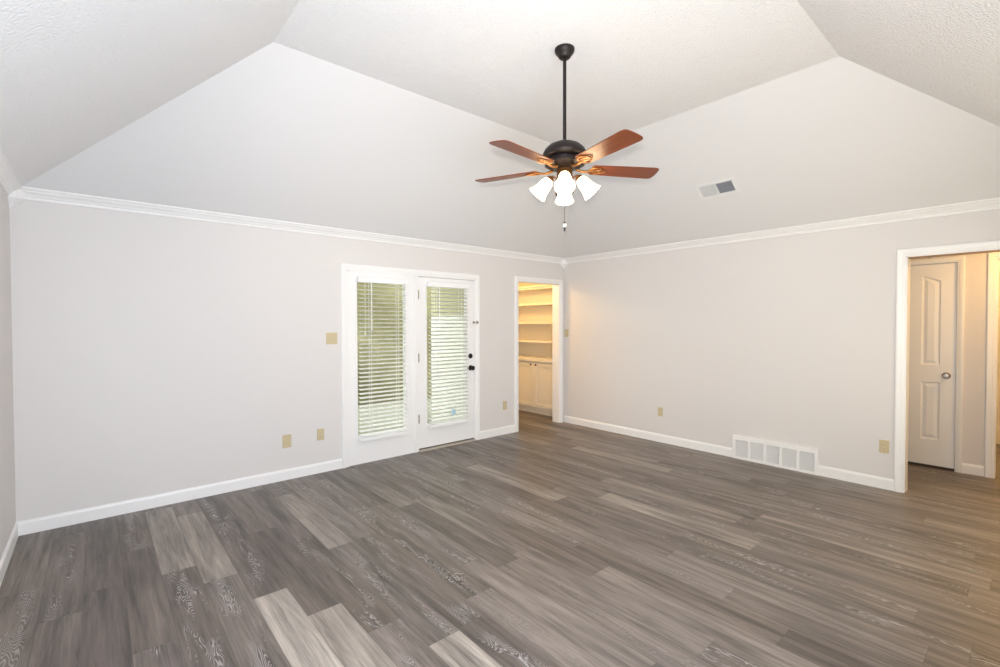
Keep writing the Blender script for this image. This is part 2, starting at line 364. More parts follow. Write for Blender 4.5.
def corner_block(name, x, y, sx, sy, label):
    s, c = 0.078, 0.040
    P = [(0, 0), (s, 0), (s, s-c), (s-c, s), (0, s)]
    bm = bmesh.new(); rings = []
    for sc_, z in ((1.0, 2.4215), (1.0, 2.345), (0.93, 2.338), (0.86, 2.332), (0.08, 2.275)):
        # follow the ceiling slope at the top
        rings.append([bm.verts.new((x+sx*px*sc_, y+sy*py*sc_, z if z < 2.40 else ZW+SL*min(px, py)+0.0)) for px, py in P])
    for A, B in zip(rings, rings[1:]):
        for i in range(5): bm.faces.new([A[i], A[(i+1) % 5], B[(i+1) % 5], B[i]])
    bm.faces.new(rings[0]); bm.faces.new(rings[-1][::-1]); bmesh.ops.recalc_face_normals(bm, faces=bm.faces[:])
    struct(name, bm, TRIM, label, 'crown moulding')
corner_block('trim_5', 0, D, 1, -1, 'white pointed corner block of crown moulding at left edge')
corner_block('trim_6', W, D, -1, -1, 'small white pointed corner block of crown moulding in far corner')

CW = 0.064
struct('baseboard_back', baseboard((0, D), (FA(FD0-CW), D), (0, -1)), TRIM, 'white baseboard from left corner to patio doors', 'baseboard')
struct('baseboard_back.001', baseboard((FA(FD1+CW), D), (PD0-CW, D), (0, -1)), TRIM, 'short white baseboard between patio doors and pantry doorway', 'baseboard')
struct('baseboard_left', baseboard((0, F), (0, D-0.013), (1, 0)), TRIM, 'white baseboard at lower left edge', 'baseboard')
VY0, VY1 = FB(1.838), FB(2.644)
struct('baseboard_right', baseboard((W, D-0.019), (W, VY1), (-1, 0)), TRIM, 'white baseboard from far corner to low wall vent', 'baseboard')
struct('baseboard_right.001', baseboard((W, VY0), (W, HO1+CW), (-1, 0)), TRIM, 'short white baseboard between low wall vent and hall opening', 'baseboard')
struct('baseboard_front', baseboard((0.013, F), (W, F), (0, 1)), TRIM, 'white baseboard behind the camera', 'baseboard')

# ------------------------------------------------------------------ french patio doors
fd = thing('door_1', 'white double patio door unit with full-length glass and blinds', 'door', (KA, D, 0), kind='structure'); fd.scale.x = SA
obj('casing', casing(FD0, FD1, FDT), TRIM, fd)
obj('jamb', box(((FD0, -0.004, 0), (FD0+0.016, 0.125, FDT)), ((FD1-0.010, -0.004, 0), (FD1, 0.125, FDT)), ((FD0, -0.004, FDT-0.010), (FD1, 0.125, FDT))), TRIM, fd)
obj('mullion', box(((3.180, -0.002, 0.0), (3.226, 0.11, FDT-0.010)), bevel=0.002), DOORW, fd)
def glazed_leaf(name, x0, x1, z0, z1, g, par):
    gx0, gx1, gz0, gz1 = g; y0, y1 = 0.008, 0.052
    leaf = obj(name, box(((x0, y0, z0), (gx0, y1, z1)), ((gx1, y0, z0), (x1, y1, z1)), ((gx0, y0, z0), (gx1, y1, gz0)), ((gx0, y0, gz1), (gx1, y1, z1))), DOORW, par)
    bm = bmesh.new(); bw = 0.020                      # raised glazing bead
    for a, b in (((gx0-bw, 0.001, gz0-bw), (gx0, 0.012, gz1+bw)), ((gx1, 0.001, gz0-bw), (gx1+bw, 0.012, gz1+bw)), ((gx0, 0.001, gz0-bw), (gx1, 0.012, gz0)), ((gx0, 0.001, gz1), (gx1, 0.012, gz1+bw))): add_box(bm, a, b)
    obj('glazing_bead', bm, DOORW, leaf)
    obj('glass_pane', box(((gx0-0.004, 0.028, gz0-0.004), (gx1+0.004, 0.032, gz1+0.004))), GLASS, leaf)
    return leaf
lfix = glazed_leaf('fixed_leaf', FD0+0.016, 3.180, 0.0, FDT-0.010, (2.500, 3.056, 0.295, 1.925), fd)
leaf = glazed_leaf('door_leaf', 3.229, 4.030, 0.034, 2.012, (3.340, 3.905, 0.300, 1.915), fd)
obj('door_stop', box(((3.222, 0.0525, 0.0), (4.036, 0.075, 0.30)), ((3.222, 0.0525, 0.30), (3.250, 0.075, 2.016)), ((4.010, 0.0525, 0.30), (4.036, 0.075, 2.016)), ((3.250, 0.0525, 2.000), (4.010, 0.075, 2.016))), DOORW, fd)
obj('threshold_or_gap_shade', box(((3.226, -0.030, 0.0), (4.032, 0.12, 0.019)), bevel=0.004), THRESH, fd)
obj('gap_shade_strip', box(((3.232, 0.012, 0.019), (4.030, 0.048, 0.0345))), GAPDARK, leaf)  # dark strip painting the dark gap below the leaf
for z in (1.807, 1.082, 0.379):
    h = obj('hinge', tube([(3.2275, -0.004, z-0.05), (3.2275, -0.004, z+0.05)], 0.0065, 12), HINGE, fd, True); h['label'] = 'aged brass hinge'
Ry = Matrix.Rotation(PI/2, 4, 'X')      # local +Z -> -Y (into the room)
k = obj('deadbolt', lathe([(0, 0), (0.032, 0), (0.032, 0.006), (0.027, 0.012), (0.016, 0.016), (0, 0.017)], 28, Matrix.Translation((3.972, 0.008, 1.068)) @ Ry), BLACK, leaf, True); k['label'] = 'black deadbolt'
tb = obj('thumb_turn', box(((3.967, -0.028, 1.054), (3.977, -0.008, 1.082)), bevel=0.003), BLACK, k)
k = obj('door_knob', lathe([(0, 0), (0.033, 0), (0.033, 0.005), (0.026, 0.010), (0.013, 0.013), (0.011, 0.030), (0.020, 0.036), (0.028, 0.046), (0.029, 0.056), (0.024, 0.064), (0, 0.067)], 28, Matrix.Translation((3.972, 0.008, 0.920)) @ Ry), BLACK, leaf, True); k['label'] = 'round black door knob'
k = obj('hold_down_pin', lathe([(0, 0), (0.010, 0), (0.010, 0.010), (0.006, 0.018), (0, 0.019)], 16, Matrix.Translation((3.925, 0.001, 0.920)) @ Ry), NICKEL, leaf, True); k['label'] = 'small grey pin'
g = obj('door_guard', box(((4.010, -0.004, 1.470), (4.029, 0.008, 1.506)), ((4.046, -0.024, 1.468), (4.066, -0.0185, 1.508)), ((4.020, -0.014, 1.484), (4.060, -0.004, 1.492)), bevel=0.002), NICKEL, fd); g['label'] = 'brownish metal swing-bar door guard'
for x, yy in ((4.016, -0.004), (4.056, -0.024)):
    obj('guard_post', lathe([(0, 0), (0.006, 0), (0.006, 0.012), (0.010, 0.016), (0.010, 0.022), (0, 0.026)], 16, Matrix.Translation((x, yy, 1.488)) @ Ry), NICKEL, g, True)

def blind(label, x0, x1, ztop, zbot, tilt, slatm, wand_x, tape_xs, wand_len, tag_at=None):
    """horizontal slat blind hung over a door light; the wall plane is y = 0 of the thing"""
    t = thing('window_blind', label, 'window blind', (KA, D, 0), group='white slatted blinds on the patio doors'); t.scale.x = SA
    yc = -0.030
    obj('valance', box(((x0-0.010, -0.062, ztop), (x1+0.010, 0.0005, ztop+0.058)), bevel=0.004), BLIND, t)
    bm = bmesh.new(); n = int(round((ztop - zbot - 0.03)/0.0435)); ps = (ztop - zbot - 0.03)/n
    for i in range(n):
        z = ztop - ps*(i+0.7)
        M = Matrix.Translation((0, yc, z)) @ Matrix.Rotation(tilt + random.uniform(-0.012, 0.012), 4, 'X')
        # a slightly crowned slat, 48 mm deep and 2.6 mm thick
        pr = [(-0.024, 0), (-0.012, 0.0016), (0, 0.0022), (0.012, 0.0016), (0.024, 0), (0.024, -0.0024), (0, -0.0006), (-0.024, -0.0024)]
        add_sweep(bm, [[M @ Vector((x0, a, b)), M @ Vector((x1, a, b))] for a, b in pr])
    bmesh.ops.recalc_face_normals(bm, faces=bm.faces[:])
    obj('slats', bm, slatm, t)
    obj('bottom_rail', box(((x0, -0.056, zbot-0.022), (x1, -0.002, zbot+0.010)), bevel=0.004), BLIND, t)
    for tx in tape_xs:
        bm = bmesh.new()
        for yy in (-0.057, -0.003): add_tube(bm, [(tx, yy, ztop+0.01), (tx, yy, zbot)], 0.0022, 6)
        obj('ladder_cord', bm, CORD, t)
    obj('tilt_wand', tube([(wand_x, -0.067, ztop+0.005), (wand_x, -0.068, ztop-wand_len)], [0.0055, 0.0055], 8), CORD, t)
    cx = x0 + 0.055
    bm = bmesh.new(); add_tube(bm, [(cx, -0.064, ztop+0.005), (cx, -0.066, ztop-wand_len*1.03)], 0.0018, 6)
    add_lathe(bm, [(0, 0), (0.006, 0.004), (0.004, 0.03), (0, 0.032)], 10, Matrix.Translation((cx, -0.066, ztop-wand_len*1.03-0.03)))
    obj('pull_cord', bm, CORD, t)
    for e in (x0-0.012, x1+0.002):
        obj('hold_down_bracket', box(((e, -0.020, zbot-0.016), (e+0.010, 0.0005, zbot+0.004)), bevel=0.002), BLIND, t)
    if tag_at:
        tx, tz = tag_at
        g = obj('warning_tag', box(((tx-0.030, -0.0625, tz-0.030), (tx+0.030, -0.0615, tz+0.030))), PAPER, t); g['label'] = 'pale blue tag'
    return t
blind('white horizontal blind with olive gaps, on the left fixed patio door panel', 2.503, 3.053, 1.905, 0.268, math.radians(12), BLIND, 2.628, (2.628+0.0, 2.945), 0.50)
blind('white horizontal blind with pale bright gaps, on the patio door with black knob', 3.343, 3.902, 1.900, 0.285, math.radians(15), SLATT, 3.470, (3.475, 3.790), 0.44, (3.665, 0.415))

# ------------------------------------------------------------------ pantry beyond the back wall
t = thing('door_2', 'white cased pantry doorway in the far corner without a door', 'doorway', (0, D, 0), kind='structure')
obj('casing', casing(PD0, PD1, PDT), TRIM, t)
obj('jamb', jambs(PD0, PD1, PDT, TH, 0.008), TRIM, t)
PY1 = 6.70; PZ = 2.40
struct('wall_pantry', box(((4.55, D+TH, 0), (4.65, PY1+0.1, PZ+0.1)), ((4.65, PY1, 0), (6.30, PY1+0.1, PZ+0.1)), ((6.20, D+TH, 0), (6.30, PY1, PZ+0.1)), ((W+TH, D, 0), (6.30, D+TH, PZ+0.1))), CREAM, 'cream walls of the pantry seen through the far doorway', 'wall')
struct('ceiling.001', box(((4.65, D+TH, PZ), (6.20, PY1, PZ+0.1))), TANC, 'pantry ceiling with warm light put into its colour', 'ceiling')
CY0, CY1 = 5.341, 6.66
cb = thing('cabinet', 'cream two-door base cabinet in pantry seen through the far doorway', 'cabinet', (5.83, CY0, 0))
obj('body', box(((0.02, 0, 0.10), (0.365, CY1-CY0, 0.855)), ((0.055, 0, 0.0), (0.365, CY1-CY0, 0.10))), CREAM, cb)
def shaker(y0, y1, z0, z1, th=0.022, st=0.062):
    bm = bmesh.new()
    for a, b in (((0, y0, z0), (th, y0+st, z1)), ((0, y1-st, z0), (th, y1, z1)), ((0, y0+st, z0), (th, y1-st, z0+st)), ((0, y0+st, z1-st), (th, y1-st, z1)), ((0.016, y0+st, z0+st), (th, y1-st, z1-st))): add_box(bm, a, b)
    return bm
RX = Matrix.Rotation(-PI/2, 4, 'Y')     # local +Z -> -X
for y0, y1, ky in ((0.010, 0.477, 0.425), (0.483, 0.950, 0.535)):
    d = obj('door', shaker(y0, y1, 0.112, 0.838), CREAM, cb)
    kn = obj('knob', lathe([(0, 0), (0.006, 0), (0.006, 0.012), (0.014, 0.018), (0.015, 0.024), (0.010, 0.029), (0, 0.030)], 18, Matrix.Translation((0, ky, 0.800)) @ RX), BRONZE, d, True); kn['label'] = 'dark bronze knob'
wt = struct('worktop_tmp', box(((5.800, CY0-0.005, 0.8555), (6.193, CY1+0.005, 0.9135)), bevel=0.004), CREAM, 'cream counter on top of the pantry base cabinet', 'countertop')
wt.name = 'countertop'; del wt['kind']
bk = thing('shelving_unit', 'cream open shelves above the pantry counter', 'shelves', (5.86, CY0, 0.914))
z0 = 0.914
obj('back_panel', box(((0.318, 0, 0.0005), (0.334, CY1-CY0, 2.03-z0))), CREAM, bk)
for y in (0.0, CY1-CY0-0.020):
    obj('side_panel', box(((0.0, y, 0.0005), (0.318, y+0.020, 2.03-z0))), CREAM, bk)
for z in (1.177, 1.484, 1.788):
    obj('shelf', box(((0.004, 0.020, z-0.020-z0), (0.318, CY1-CY0-0.020, z+0.018-z0)), bevel=0.003), CREAM, bk)
obj('top_board', sweep([[(a, -0.01, b-z0), (a, CY1-CY0+0.01, b-z0)] for a, b in ((0.334, 2.03), (0.0, 2.03), (-0.004, 2.046), (-0.010, 2.052), (-0.022, 2.062), (-0.030, 2.068), (-0.030, 2.084), (0.334, 2.084))]), CREAM, bk)

# ------------------------------------------------------------------ hall beyond the right wall
# frames for things on x-facing walls: local x = -world y, local -y = -world x  (rotation by -90 deg)
RZ = -PI/2
def on_right(x): return dict(loc=(x, 0, 0), rotz=RZ)
t = thing('door_3', 'wide white cased opening to the hall at the right edge', 'doorway', kind='structure', **on_right(W))
obj('casing', casing(-HO1, -HO0, HOT, 0.066), TRIM, t)
obj('jamb', jambs(-HO1, -HO0, HOT, TH, 0.008), TRIM, t)
tk = obj('warm_soffit_tint', box(((-HO1+0.008, 0.004, HOT-0.0125), (-HO0-0.008, TH-0.004, HOT-0.0085))), GOLDBR, t); tk['label'] = 'golden brown strip painting warm light under the opening head'  # golden strip stands in for warm light bounced onto the soffit
c = obj('ball_catch', box(((-1.075, 0.050, HOT-0.0165), (-1.030, 0.075, HOT-0.0125)), bevel=0.001), HINGE, t)
obj('strike_ball', lathe([(0, 0), (0.008, 0), (0.007, -0.006), (0, -0.009)], 12, Matrix.Translation((-1.052, 0.0625, HOT-0.0165))), HINGE, c, True)
HX = 6.857
HD0, HD1, HDT = 0.972, 1.590, 2.072                                  # hall closet door (y)
H20, H21, H2T = -0.20, 0.702, 2.072                                  # further opening (y)
struct('wall_hall', wall_with_holes('x', HX, HX+0.11, -1.2, 3.0, 2.46, [(HD0-0.008, HD1+0.008, HDT), (H20, H21, H2T)]), HALLWALL, 'tan-lit hall wall around the closet door', 'wall')
struct('wall_hall.001', box(((W+TH, -1.3, 0), (8.8, -1.2, 2.5)), ((W+TH, 3.0, 0), (8.8, 3.1, 2.5)), ((8.7, -1.2, 0), (8.8, 3.0, 2.5)), ((W, -1.3, 0), (W+TH, F-TH, 2.5))), HALLWALL, 'far hall walls beyond the right opening', 'wall')
struct('ceiling.002', box(((W+TH, -1.2, 2.42), (8.7, 3.0, 2.52))), CEIL, 'hall ceiling beyond the right opening', 'ceiling')
t = thing('door_4', 'white four-panel arched-top hall closet door with round nickel knob', 'door', kind='structure', **on_right(HX))
obj('casing', casing(-HD1, -HD0, HDT, 0.052), TRIM, t)
obj('jamb', box(((-HD1-0.008, 0, 0), (-HD1, 0.11, HDT)), ((-HD0, 0, 0), (-HD0+0.008, 0.11, HDT)), ((-HD1, 0, HDT-0.004), (-HD0, 0.11, HDT))), TRIM, t)
# the leaf: a slab front with four recessed, raised-field panels; local x right (towards the knob)
lx0, lx1, lz0, lz1, ly = -HD1+0.003, -HD0-0.003, 0.022, HDT-0.007, 0.012
def panel_outline(x0, x1, z0, z1, z1b=None, n=8):
    """corner loop, counter-clockwise; the top may slope as a shallow arch from z1 (left) to z1b (right)"""
    z1b = z1 if z1b is None else z1b
    pts = [(x0, z0), (x1, z0)]
    for i in range(n+1):
        s = i/n
        xx = x1 + (x0-x1)*s
        pts.append((xx, z1b + (z1-z1b)*math.sin(s*PI/2)))
    return pts
mid = (lx0+lx1)/2
pan = [panel_outline(mid+0.047, lx1-0.116, 1.045, 1.945, 1.892), panel_outline(lx0+0.116, mid-0.047, 1.045, 1.892, 1.945), panel_outline(mid+0.047, lx1-0.116, 0.285, 0.870), panel_outline(lx0+0.116, mid-0.047, 0.285, 0.870)]
def arch_fix(P, x0, x1, za, zb, n=8):   # left-hand panel rises to the right
    pts = [(x0, 1.045), (x1, 1.045)]
    for i in range(n+1):
        s = i/n; pts.append((x1+(x0-x1)*s, za+(zb-za)*(1-math.sin((1-s)*PI/2))))
    return pts
pan[1] = arch_fix(None, lx0+0.116, mid-0.047, 1.945, 1.892)
bm = bmesh.new()
def front_face_with_holes(bm, outer, holes, y):
    es = []
    for loop in [outer] + holes:
        vs = [bm.verts.new((x, y, z)) for x, z in loop]
        es += [bm.edges.new((vs[i], vs[(i+1) % len(vs)])) for i in range(len(vs))]
    bmesh.ops.triangle_fill(bm, use_beauty=True, edges=es)
front_face_with_holes(bm, [(lx0, lz0), (lx1, lz0), (lx1, lz1), (lx0, lz1)], pan, ly)
for P in pan:
    cx = sum(p[0] for p in P)/len(P); cz = (min(p[1] for p in P)+max(p[1] for p in P))/2
    hw = (max(p[0] for p in P)-min(p[0] for p in P))/2; hh = (max(p[1] for p in P)-min(p[1] for p in P))/2
    ring = []
    for ins, dy in ((0, 0), (0.006, 0.007), (0.014, 0.009), (0.020, 0.009), (0.046, 0.002)):
        mx_ = (min(p[0] for p in P)+max(p[0] for p in P))/2
        ring.append([bm.verts.new((mx_+(x-mx_)*(1-ins/hw), ly+dy, cz+(z-cz)*(1-ins/hh))) for x, z in P])
    for A, B in zip(ring, ring[1:]):
        for i in range(len(P)): bm.faces.new([A[i], A[(i+1) % len(P)], B[(i+1) % len(P)], B[i]])
    bm.faces.new(ring[-1])
V = [bm.verts.new(p) for p in ((lx0, ly, lz0), (lx1, ly, lz0), (lx1, ly, lz1), (lx0, ly, lz1), (lx0, ly+0.035, lz0), (lx1, ly+0.035, lz0), (lx1, ly+0.035, lz1), (lx0, ly+0.035, lz1))]
for f in ((0, 1, 5, 4), (1, 2, 6, 5), (2, 3, 7, 6), (3, 0, 4, 7), (4, 5, 6, 7)): bm.faces.new([V[i] for i in f])
bmesh.ops.remove_doubles(bm, verts=bm.verts[:], dist=0.0003)
bmesh.ops.recalc_face_normals(bm, faces=bm.faces[:])
hl = obj('door_leaf', bm, DOORW, t)
k = obj('door_knob', lathe([(0, 0), (0.033, 0), (0.033, 0.004), (0.028, 0.009), (0.012, 0.012), (0.011, 0.030), (0.018, 0.036), (0.027, 0.046), (0.0275, 0.056), (0.021, 0.064), (0, 0.066)], 28, Matrix.Translation((-1.042, ly, 0.945)) @ Ry), NICKEL, hl, True); k['label'] = 'satin nickel door knob'
obj('strike_plate', box(((-HD0-0.0005, -0.001, 0.915), (-HD0+0.004, 0.011, 0.975))), NICKEL, t)
obj('door_gap_shade', box(((-HD1, 0.05, 0.0), (-HD0, 0.10, 0.012))), GAPDARK, t).name = 'threshold_or_gap_shade'  # dark strip painting the shadow in the gap under the closet leaf
t = thing('door_5', 'second cased opening in the hall at the right picture edge', 'doorway', kind='structure', **on_right(HX))
obj('casing', casing(-H21, -H20, H2T, 0.066), TRIM, t)
obj('jamb', jambs(-H21, -H20, H2T, 0.11, 0.006), TRIM, t)
struct('baseboard_hall', baseboard((HX, HD0-0.052), (HX, H21+0.066), (-1, 0)), TRIM, 'short white baseboard beside the hall closet door', 'baseboard')
# closet behind the door stays dark
struct('wall_closet', box(((HX+0.11, 0.90, 0), (HX+0.75, 0.94, 2.42)), ((HX+0.11, 1.70, 0), (HX+0.75, 1.74, 2.42)), ((HX+0.75, 0.90, 0), (HX+0.79, 1.74, 2.42))), HALLWALL, 'closet walls behind the hall door', 'wall')

# ------------------------------------------------------------------ wall plates
def plate_bm(w, h, th=0.006):
    bm = box(((-w/2, -th, -h/2), (w/2, 0, h/2)))
    ed = [e for e in bm.edges if all(vv.co.y < -th/2 for vv in e.verts)]
    bmesh.ops.bevel(bm, geom=ed, offset=0.004, segments=2, affect='EDGES'); return bm
def switch(loc, rotz, n, label):
    t = thing('light_switch', label, 'light switch', loc, rotz, 'almond light switches')
    obj('plate', plate_bm(0.070+0.046*(n-1)*0.9, 0.116), ALMOND, t)
    for i in range(n):
        x = (i-(n-1)/2)*0.044
        tg = box(((x-0.005, -0.016, -0.004), (x+0.005, -0.0055, 0.014)), bevel=0.0015)
        obj('toggle', tg, ALMOND2, t)
        for z in (-0.042, 0.042): obj('screw', lathe([(0, 0), (0.0035, 0), (0.003, 0.0015), (0, 0.002)], 12, Matrix.Translation((x, -0.006, z)) @ Ry), ALMOND2, t, True)
    return t
def outlet(loc, rotz, label):
    t = thing('wall_outlet', label, 'wall outlet', loc, rotz, 'almond wall outlets')
    obj('plate', plate_bm(0.070, 0.114), ALMOND, t)
    for z in (-0.020, 0.020):
        rc = obj('receptacle', lathe([(0, 0), (0.0165, 0), (0.0160, 0.002), (0, 0.0022)], 20, Matrix.Translation((0, -0.006, z)) @ Ry), ALMOND2, t, True)
        obj('slot', box(((-0.0075, -0.0088, z-0.002), (-0.0050, -0.0080, z+0.007)), ((0.0050, -0.0088, z-0.002), (0.0075, -0.0080, z+0.006)), ((-0.0025, -0.0088, z-0.0105), (0.0025, -0.0080, z-0.006))), SLOT, rc)
    obj('screw', lathe([(0, 0), (0.0035, 0), (0.003, 0.0015), (0, 0.002)], 12, Matrix.Translation((0, -0.006, 0)) @ Ry), ALMOND2, t, True)
    return t
switch((FA(2.232), D, 1.328), 0, 2, 'almond double light switch left of the patio doors')
switch((W, 5.030, 1.329), RZ, 1, 'almond single light switch beside the pantry doorway')
outlet((FA(2.113), D, 0.379), 0, 'almond outlet just left of the patio doors, near floor')
outlet((FA(4.535), D, 0.384), 0, 'almond outlet between patio doors and pantry doorway')
outlet((W, FB(1.340), 0.376), RZ, 'almond outlet beside the hall opening')
t = thing('blank_plate', 'larger blank almond wall plate, leftmost on back wall', 'wall plate', (FA(1.797), D, 0.365))
obj('plate', plate_bm(0.080, 0.124), ALMOND, t)
for z in (-0.045, 0.045): obj('screw', lathe([(0, 0), (0.0035, 0), (0.003, 0.0015), (0, 0.002)], 12, Matrix.Translation((0, -0.006, z)) @ Ry), ALMOND2, t, True)
t = thing('phone_jack', 'small almond jack plate low on right wall between corner and vent', 'wall plate', (W, FB(3.525), 0.376), RZ)
obj('plate', plate_bm(0.068, 0.108), ALMOND, t)
obj('socket', box(((-0.010, -0.0085, -0.010), (0.010, -0.0055, 0.010)), bevel=0.0015), ALMOND2, t)

# ------------------------------------------------------------------ return-air grille low on the right wall
t = thing('return_vent', 'long low white five-bay return-air vent on right wall', 'vent', (W, 0, 0), RZ)
gx0, gx1 = -VY1, -VY0; gh = 0.250; g0, g1 = 0.026, 0.207; n = 5; bw = 0.026; side = 0.030
cw = ((gx1-gx0) - 2*side - (n-1)*bw)/n
cells = [(gx0+side+i*(cw+bw), gx0+side+i*(cw+bw)+cw) for i in range(n)]
bm = bmesh.new()
for a, b in (((gx0, -0.022, 0.0), (gx1, 0, g0)), ((gx0, -0.022, g1), (gx1, 0, gh)), ((gx0, -0.022, g0), (gx0+side, 0, g1)), ((gx1-side, -0.022, g0), (gx1, 0, g1))): add_box(bm, a, b)
for i in range(n-1): add_box(bm, (cells[i][1], -0.022, g0), (cells[i+1][0], 0, g1))
obj('frame', bm, TRIM, t)
for a, b in cells:
    bm = bmesh.new(); m_ = 15; st = (g1-g0)/m_
    for i in range(m_):
        M = Matrix.Translation((0, -0.008, g0+st*(i+0.5))) @ Matrix.Rotation(math.radians(44), 4, 'X')
        add_box(bm, (a, -0.008, -0.0008), (b, 0.008, 0.0008), M)
    lv = obj('louvres', bm, VENTW, t)
    obj('backing', box(((a, -0.0012, g0), (b, -0.0004, g1))), DUCT2, lv)

# ------------------------------------------------------------------ ceiling register on the right-hand slope
cxv, cyv = 5.117, 2.544
czv = ZW + SL*(W-cxv)
ang = math.atan(SL)
# local x along world -y, local y up the slope, local -z into the room
ex = Vector((0, -1, 0)); nrm = Vector((-math.sin(ang), 0, -math.cos(ang))); ez = -nrm; ey = ez.cross(ex)
R = Matrix((ex, ey, ez)).transposed()
t = thing('ceiling_vent', 'small two-way ceiling register on the right slope, one half dark', 'vent', Vector((cxv, cyv, czv)), rot=R.to_euler())
hx, hy = 0.190, 0.092; ix, iy = 0.160, 0.066
bm = bmesh.new()
for a, b in (((-hx, -hy, -0.008), (hx, -iy, 0)), ((-hx, iy, -0.008), (hx, hy, 0)), ((-hx, -iy, -0.008), (-ix, iy, 0)), ((ix, -iy, -0.008), (hx, iy, 0)), ((-0.008, -iy, -0.008), (0.008, iy, 0))): add_box(bm, a, b)
obj('frame', bm, VENTW, t)
for x0, x1, a in ((-ix, -0.008, 58), (0.008, ix, 40)):
    bm = bmesh.new()
    for i in range(8):
        y = -iy + (i+0.5)*2*iy/8
        M = Matrix.Translation((0, y, -0.005)) @ Matrix.Rotation(math.radians(a), 4, 'X')
        add_box(bm, (x0, -0.0085, -0.0007), (x1, 0.0085, 0.0007), M)
    lv = obj('louvres', bm, VENTW if x0 < -0.1 else LVSHADE, t)
    if x0 > 0: lv['label'] = 'louvres coloured dark grey for shade'
    obj('backing', box(((x0, -iy, -0.0006), (x1, iy, -0.0002))), VENTG if x0 < -0.1 else LVSHADE, lv)

# ------------------------------------------------------------------ ceiling fan
FX, FY = 2.860, 2.551
fan = thing('ceiling_fan', 'bronze ceiling fan with five cherry blades and four lit glass shades', 'ceiling fan', (FX, FY, ZC))
Z = lambda z: z - ZC - 0.014
obj('canopy', lathe([(0, 0), (0.066, 0), (0.067, -0.010), (0.064, -0.022), (0.054, -0.036), (0.046, -0.042), (0.042, -0.054), (0.032, -0.064), (0.018, -0.068), (0, -0.068)], 40), BRONZE, fan, True)
obj('downrod', lathe([(0, Z(2.70)), (0.0115, Z(2.70)), (0.0115, -0.066), (0, -0.066)], 20), BRONZE, fan, True)
obj('motor_housing', lathe([(0, Z(2.728)), (0.022, Z(2.728)), (0.026, Z(2.718)), (0.070, Z(2.708)), (0.108, Z(2.690)), (0.134, Z(2.666)), (0.147, Z(2.640)), (0.148, Z(2.628)), (0.140, Z(2.616)), (0.114, Z(2.608)), (0.102, Z(2.603)), (0.100, Z(2.586)), (0.112, Z(2.581)), (0.134, Z(2.574)), (0.134, Z(2.562)), (0.112, Z(2.549)), (0.070, Z(2.540)), (0.052, Z(2.538)), (0, Z(2.538))], 48), BRONZE, fan, True)
bm = bmesh.new()
for i in range(28):
    M = Matrix.Rotation(2*PI*i/28, 4, 'Z'); add_box(bm, (0.0985, -0.0045, Z(2.601)), (0.1035, 0.0045, Z(2.588)), M)
obj('vent_ribs', bm, BRONZE, fan)
sh = obj('switch_housing', lathe([(0, Z(2.5385)), (0.046, Z(2.5385)), (0.053, Z(2.530)), (0.053, Z(2.480)), (0.058, Z(2.474)), (0.058, Z(2.458)), (0.046, Z(2.446)), (0.022, Z(2.438)), (0.010, Z(2.428)), (0, Z(2.426))], 36), GOLDBR, fan, True); sh['label'] = 'antique bronze light kit body'
head = math.radians(49.177)
def azim(a):                             # a: 0 = image right, 90 = away from the camera
    return head - PI/2 + math.radians(a)
BZ = 2.541
tp = math.radians(9.5)
# blade outline in local x (outwards), y (across)
def blade_bm():
    o = [(0.185, -0.050), (0.196, -0.060), (0.25, -0.064), (0.45, -0.071), (0.620, -0.076), (0.648, -0.072), (0.660, -0.060), (0.665, -0.030), (0.666, 0.0)]
    pts = o + [(x, -y) for x, y in reversed(o[:-1])]
    bm = bmesh.new()
    lo_ = [bm.verts.new((x, y, -0.003)) for x, y in pts]; hi_ = [bm.verts.new((x, y, 0.003)) for x, y in pts]
    bm.faces.new(lo_[::-1]); bm.faces.new(hi_)
    for i in range(len(pts)): j = (i+1) % len(pts); bm.faces.new([lo_[i], lo_[j], hi_[j], hi_[i]])
    bmesh.ops.recalc_face_normals(bm, faces=bm.faces[:]); return bm
def iron_bm():
    bm = bmesh.new()
    # arm from the flywheel to the blade root, then a scrolled leaf outline under the blade
    add_tube(bm, [(0.085, 0, -0.004), (0.110, 0, -0.012), (0.140, 0, -0.016), (0.165, 0, -0.012), (0.190, 0, -0.008)], [0.011, 0.010, 0.008, 0.008, 0.007], 10)
    add_box(bm, (0.178, -0.020, -0.008), (0.262, 0.020, -0.0035))
    for s in (-1, 1):
        loop = []
        for i in range(22):
            a = 2*PI*i/22
            loop.append((0.212 + 0.036*math.cos(a) + 0.010*math.sin(a)*0, s*(0.023 + 0.020*math.sin(a)) , -0.0075))
        add_tube(bm, loop, 0.0042, 8, True)
        add_tube(bm, [(0.172, s*0.012, -0.009), (0.200, s*0.044, -0.008), (0.232, s*0.046, -0.0075), (0.262, s*0.026, -0.0075), (0.292, 0, -0.0075)], [0.004, 0.0045, 0.0045, 0.004, 0.003], 8)
    for x, y in ((0.205, 0.0), (0.245, 0.014), (0.245, -0.014)):
        add_lathe(bm, [(0, -0.0125), (0.004, -0.012), (0.006, -0.009), (0.006, -0.007)], 10, Matrix.Translation((x, y, 0)))
    bmesh.ops.recalc_face_normals(bm, faces=bm.faces[:]); return bm
b0 = obj('blade', blade_bm(), BLADE, fan); i0 = obj('blade_iron', iron_bm(), GOLDBR, b0, True)
b0['label'] = 'cherry wood fan blade'; i0['label'] = 'scrolled antique bronze blade iron'
for k in range(5):
    if k == 0: bl = b0
    else:
        bl = b0.copy(); C.objects.link(bl); bl.parent = fan
        ir = i0.copy(); C.objects.link(ir); ir.parent = bl
    a = azim(10 + (-72, 0, 144, 216, 72)[k])
    bl.matrix_local = Matrix.Translation((0, 0, Z(BZ))) @ Matrix.Rotation(a, 4, 'Z') @ Matrix.Rotation(-tp, 4, 'X')
